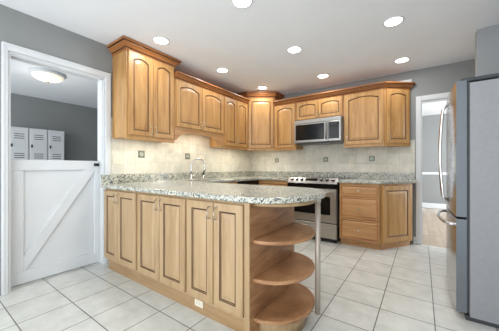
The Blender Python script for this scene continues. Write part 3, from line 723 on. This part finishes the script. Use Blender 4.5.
b.sweep([(0.752, UY + 0.018), (E0.x, UY + 0.018), (E1.x, E1.y - 0.002), (E1.x, YB - 0.006)], CROWN(zt, 0.095), M['crown'], M['glaze'], (3, 4, 9, 10))
b.prism([(0.752, UY + 0.02), (E0.x, UY + 0.02), (E1.x, E1.y), (E1.x, YB - 0.006), (0.752, YB - 0.006)], UTB + 0.001, zt - 0.004, M['crown'])
tag(b.build('crown_moulding'), 'crown moulding along the top of the back wall cabinets', 'crown moulding')
# register above the right end
t = thing('wall_vent', 'small white vent on the back wall just above the angled cabinet', 'vent', (2.835, YB, 2.41))
b = MB(); b.box(-0.09, 0.09, -0.012, 0.0, -0.05, 0.05, M['white'], 0.003)
for k in range(3): b.box(-0.075, 0.075, -0.0135, -0.0115, -0.03 + k * 0.024, -0.020 + k * 0.024, M['white'], 0.001)
b.build('grille', t)

# ------------------------------------------------------------------ microwave
MF = 4.01; MZ0, MZ1 = 1.548, 1.955
t = thing('microwave', 'stainless over-the-range microwave with black window', 'microwave', ((MW0 + MW1) / 2, MF, MZ0))
b = MB(); b.box(MW0, MW1, MF, YB - 0.006, MZ0, MZ1, M['fridge_side'], 0.003); b.build('body', t, True)
b = MB(); b.box(MW0, MW0 + 0.60, MF - 0.03, MF, MZ0 + 0.015, MZ1 - 0.065, M['steel'], 0.005); d = b.build('door', t, True)
b = MB(); b.box(MW0 + 0.03, MW0 + 0.535, MF - 0.033, MF - 0.028, MZ0 + 0.055, MZ1 - 0.085, M['black'], 0.002); b.build('window', d, True)
b = MB(); b.tube([(MW0 + 0.568, MF - 0.03, MZ0 + 0.05), (MW0 + 0.568, MF - 0.062, MZ0 + 0.08), (MW0 + 0.568, MF - 0.068, MZ0 + 0.19), (MW0 + 0.568, MF - 0.062, MZ1 - 0.12), (MW0 + 0.568, MF - 0.03, MZ1 - 0.09)], 0.010, M['steel'], 10); b.build('handle', d, True)
b = MB(); b.box(MW0 + 0.603, MW1, MF - 0.03, MF, MZ0 + 0.015, MZ1 - 0.065, M['steel'], 0.005); cp = b.build('control_panel', t, True)
b = MB(); b.box(MW0 + 0.612, MW1 - 0.03, MF - 0.033, MF - 0.028, MZ0 + 0.055, MZ1 - 0.085, M['black'], 0.002); b.build('keypad', cp, True)
b = MB(); b.box(MW0 + 0.64, MW1 - 0.06, MF - 0.0338, MF - 0.0325, MZ1 - 0.13, MZ1 - 0.105, M['darkgap']); b.build('display', cp, True)
b = MB(); b.box(MW0, MW1, MF - 0.026, MF, MZ1 - 0.062, MZ1, M['steel'], 0.004)
b.build('vent_grille', t, True)
b = MB(); b.box(MW0 + 0.02, MW1 - 0.02, MF - 0.02, MF + 0.05, MZ0 - 0.004, MZ0 + 0.013, M['darkgap'], 0.002); b.build('bottom_vent', t, True)

# ------------------------------------------------------------------ fridge
FXB, FY0, FY1, FZ = 3.338, 2.40, 3.32, 1.775
t = thing('refrigerator', 'large stainless French-door refrigerator with grey side, at the right edge', 'refrigerator', (3.65, 2.86, 0))
b = MB(); b.box(FXB, 4.05, FY0, FY1, 0.035, FZ - 0.012, M['fridge_side'], 0.004); b.build('body', t, True)
b = MB(); b.box(FXB - 0.02, 4.04, FY0 + 0.02, FY1 - 0.02, 0.0, 0.035, M['darkgap']); b.build('base_grille', t, True)
def fcurve(y): return 3.242 + 0.020 * ((y - 2.86) / 0.46) ** 2
def fdoor(y0, y1, z0, z1, name):
    n = 16; pts = [(fcurve(y1 - (y1 - y0) * k / n), y1 - (y1 - y0) * k / n) for k in range(n + 1)] + [(3.322, y0), (3.322, y1)]
    b = MB(); b.prism(pts, z0, z1, M['steel_door'], bev=0.004)
    for f in b.bm.faces:
        f.normal_update()
        if abs(f.normal.y) > 0.9: f.material_index = b.mi(M['fridge_edge'])
    return b.build(name, t, True)
d1 = fdoor(FY0 + 0.002, 2.856, 0.765, FZ + 0.012, 'door'); d2 = fdoor(2.864, FY1 - 0.002, 0.765, FZ + 0.012, 'door'); d3 = fdoor(FY0 + 0.002, FY1 - 0.002, 0.055, 0.752, 'freezer_drawer')
b = MB(); b.box(3.320, FXB + 0.001, FY0 + 0.012, FY1 - 0.012, 0.06, FZ, M['darkgap']); b.build('gasket', t, True)
for d, yy in ((d1, 2.815), (d2, 2.905)):
    fx = fcurve(yy); b = MB()
    pts = [(fx, yy, 0.83), (fx - 0.035, yy, 0.87)] + [(fx - 0.035 - 0.022 * math.sin(PI * k / 10), yy, 0.87 + 0.80 * k / 10) for k in range(1, 10)] + [(fx - 0.035, yy, 1.67), (fx, yy, 1.71)]
    b.tube(pts, 0.011, M['chrome'], 10); b.build('handle', d, True)
b = MB(); pts = [(fcurve(2.50), 2.50, 0.69), (fcurve(2.52) - 0.04, 2.54, 0.69)] + [(fcurve(2.86) - 0.035 - 0.03 * math.sin(PI * k / 8), 2.54 + 0.64 * k / 8, 0.69) for k in range(1, 8)] + [(fcurve(3.2) - 0.04, 3.18, 0.69), (fcurve(3.22), 3.22, 0.69)]
b.tube(pts, 0.012, M['chrome'], 10); b.build('handle', d3, True)
for y0_ in (FY0 + 0.01, FY1 - 0.09):
    b = MB(); b.box(3.29, 3.50, y0_, y0_ + 0.08, FZ + 0.0, FZ + 0.028, M['darkgap'], 0.005); b.build('hinge_cover', t, True)
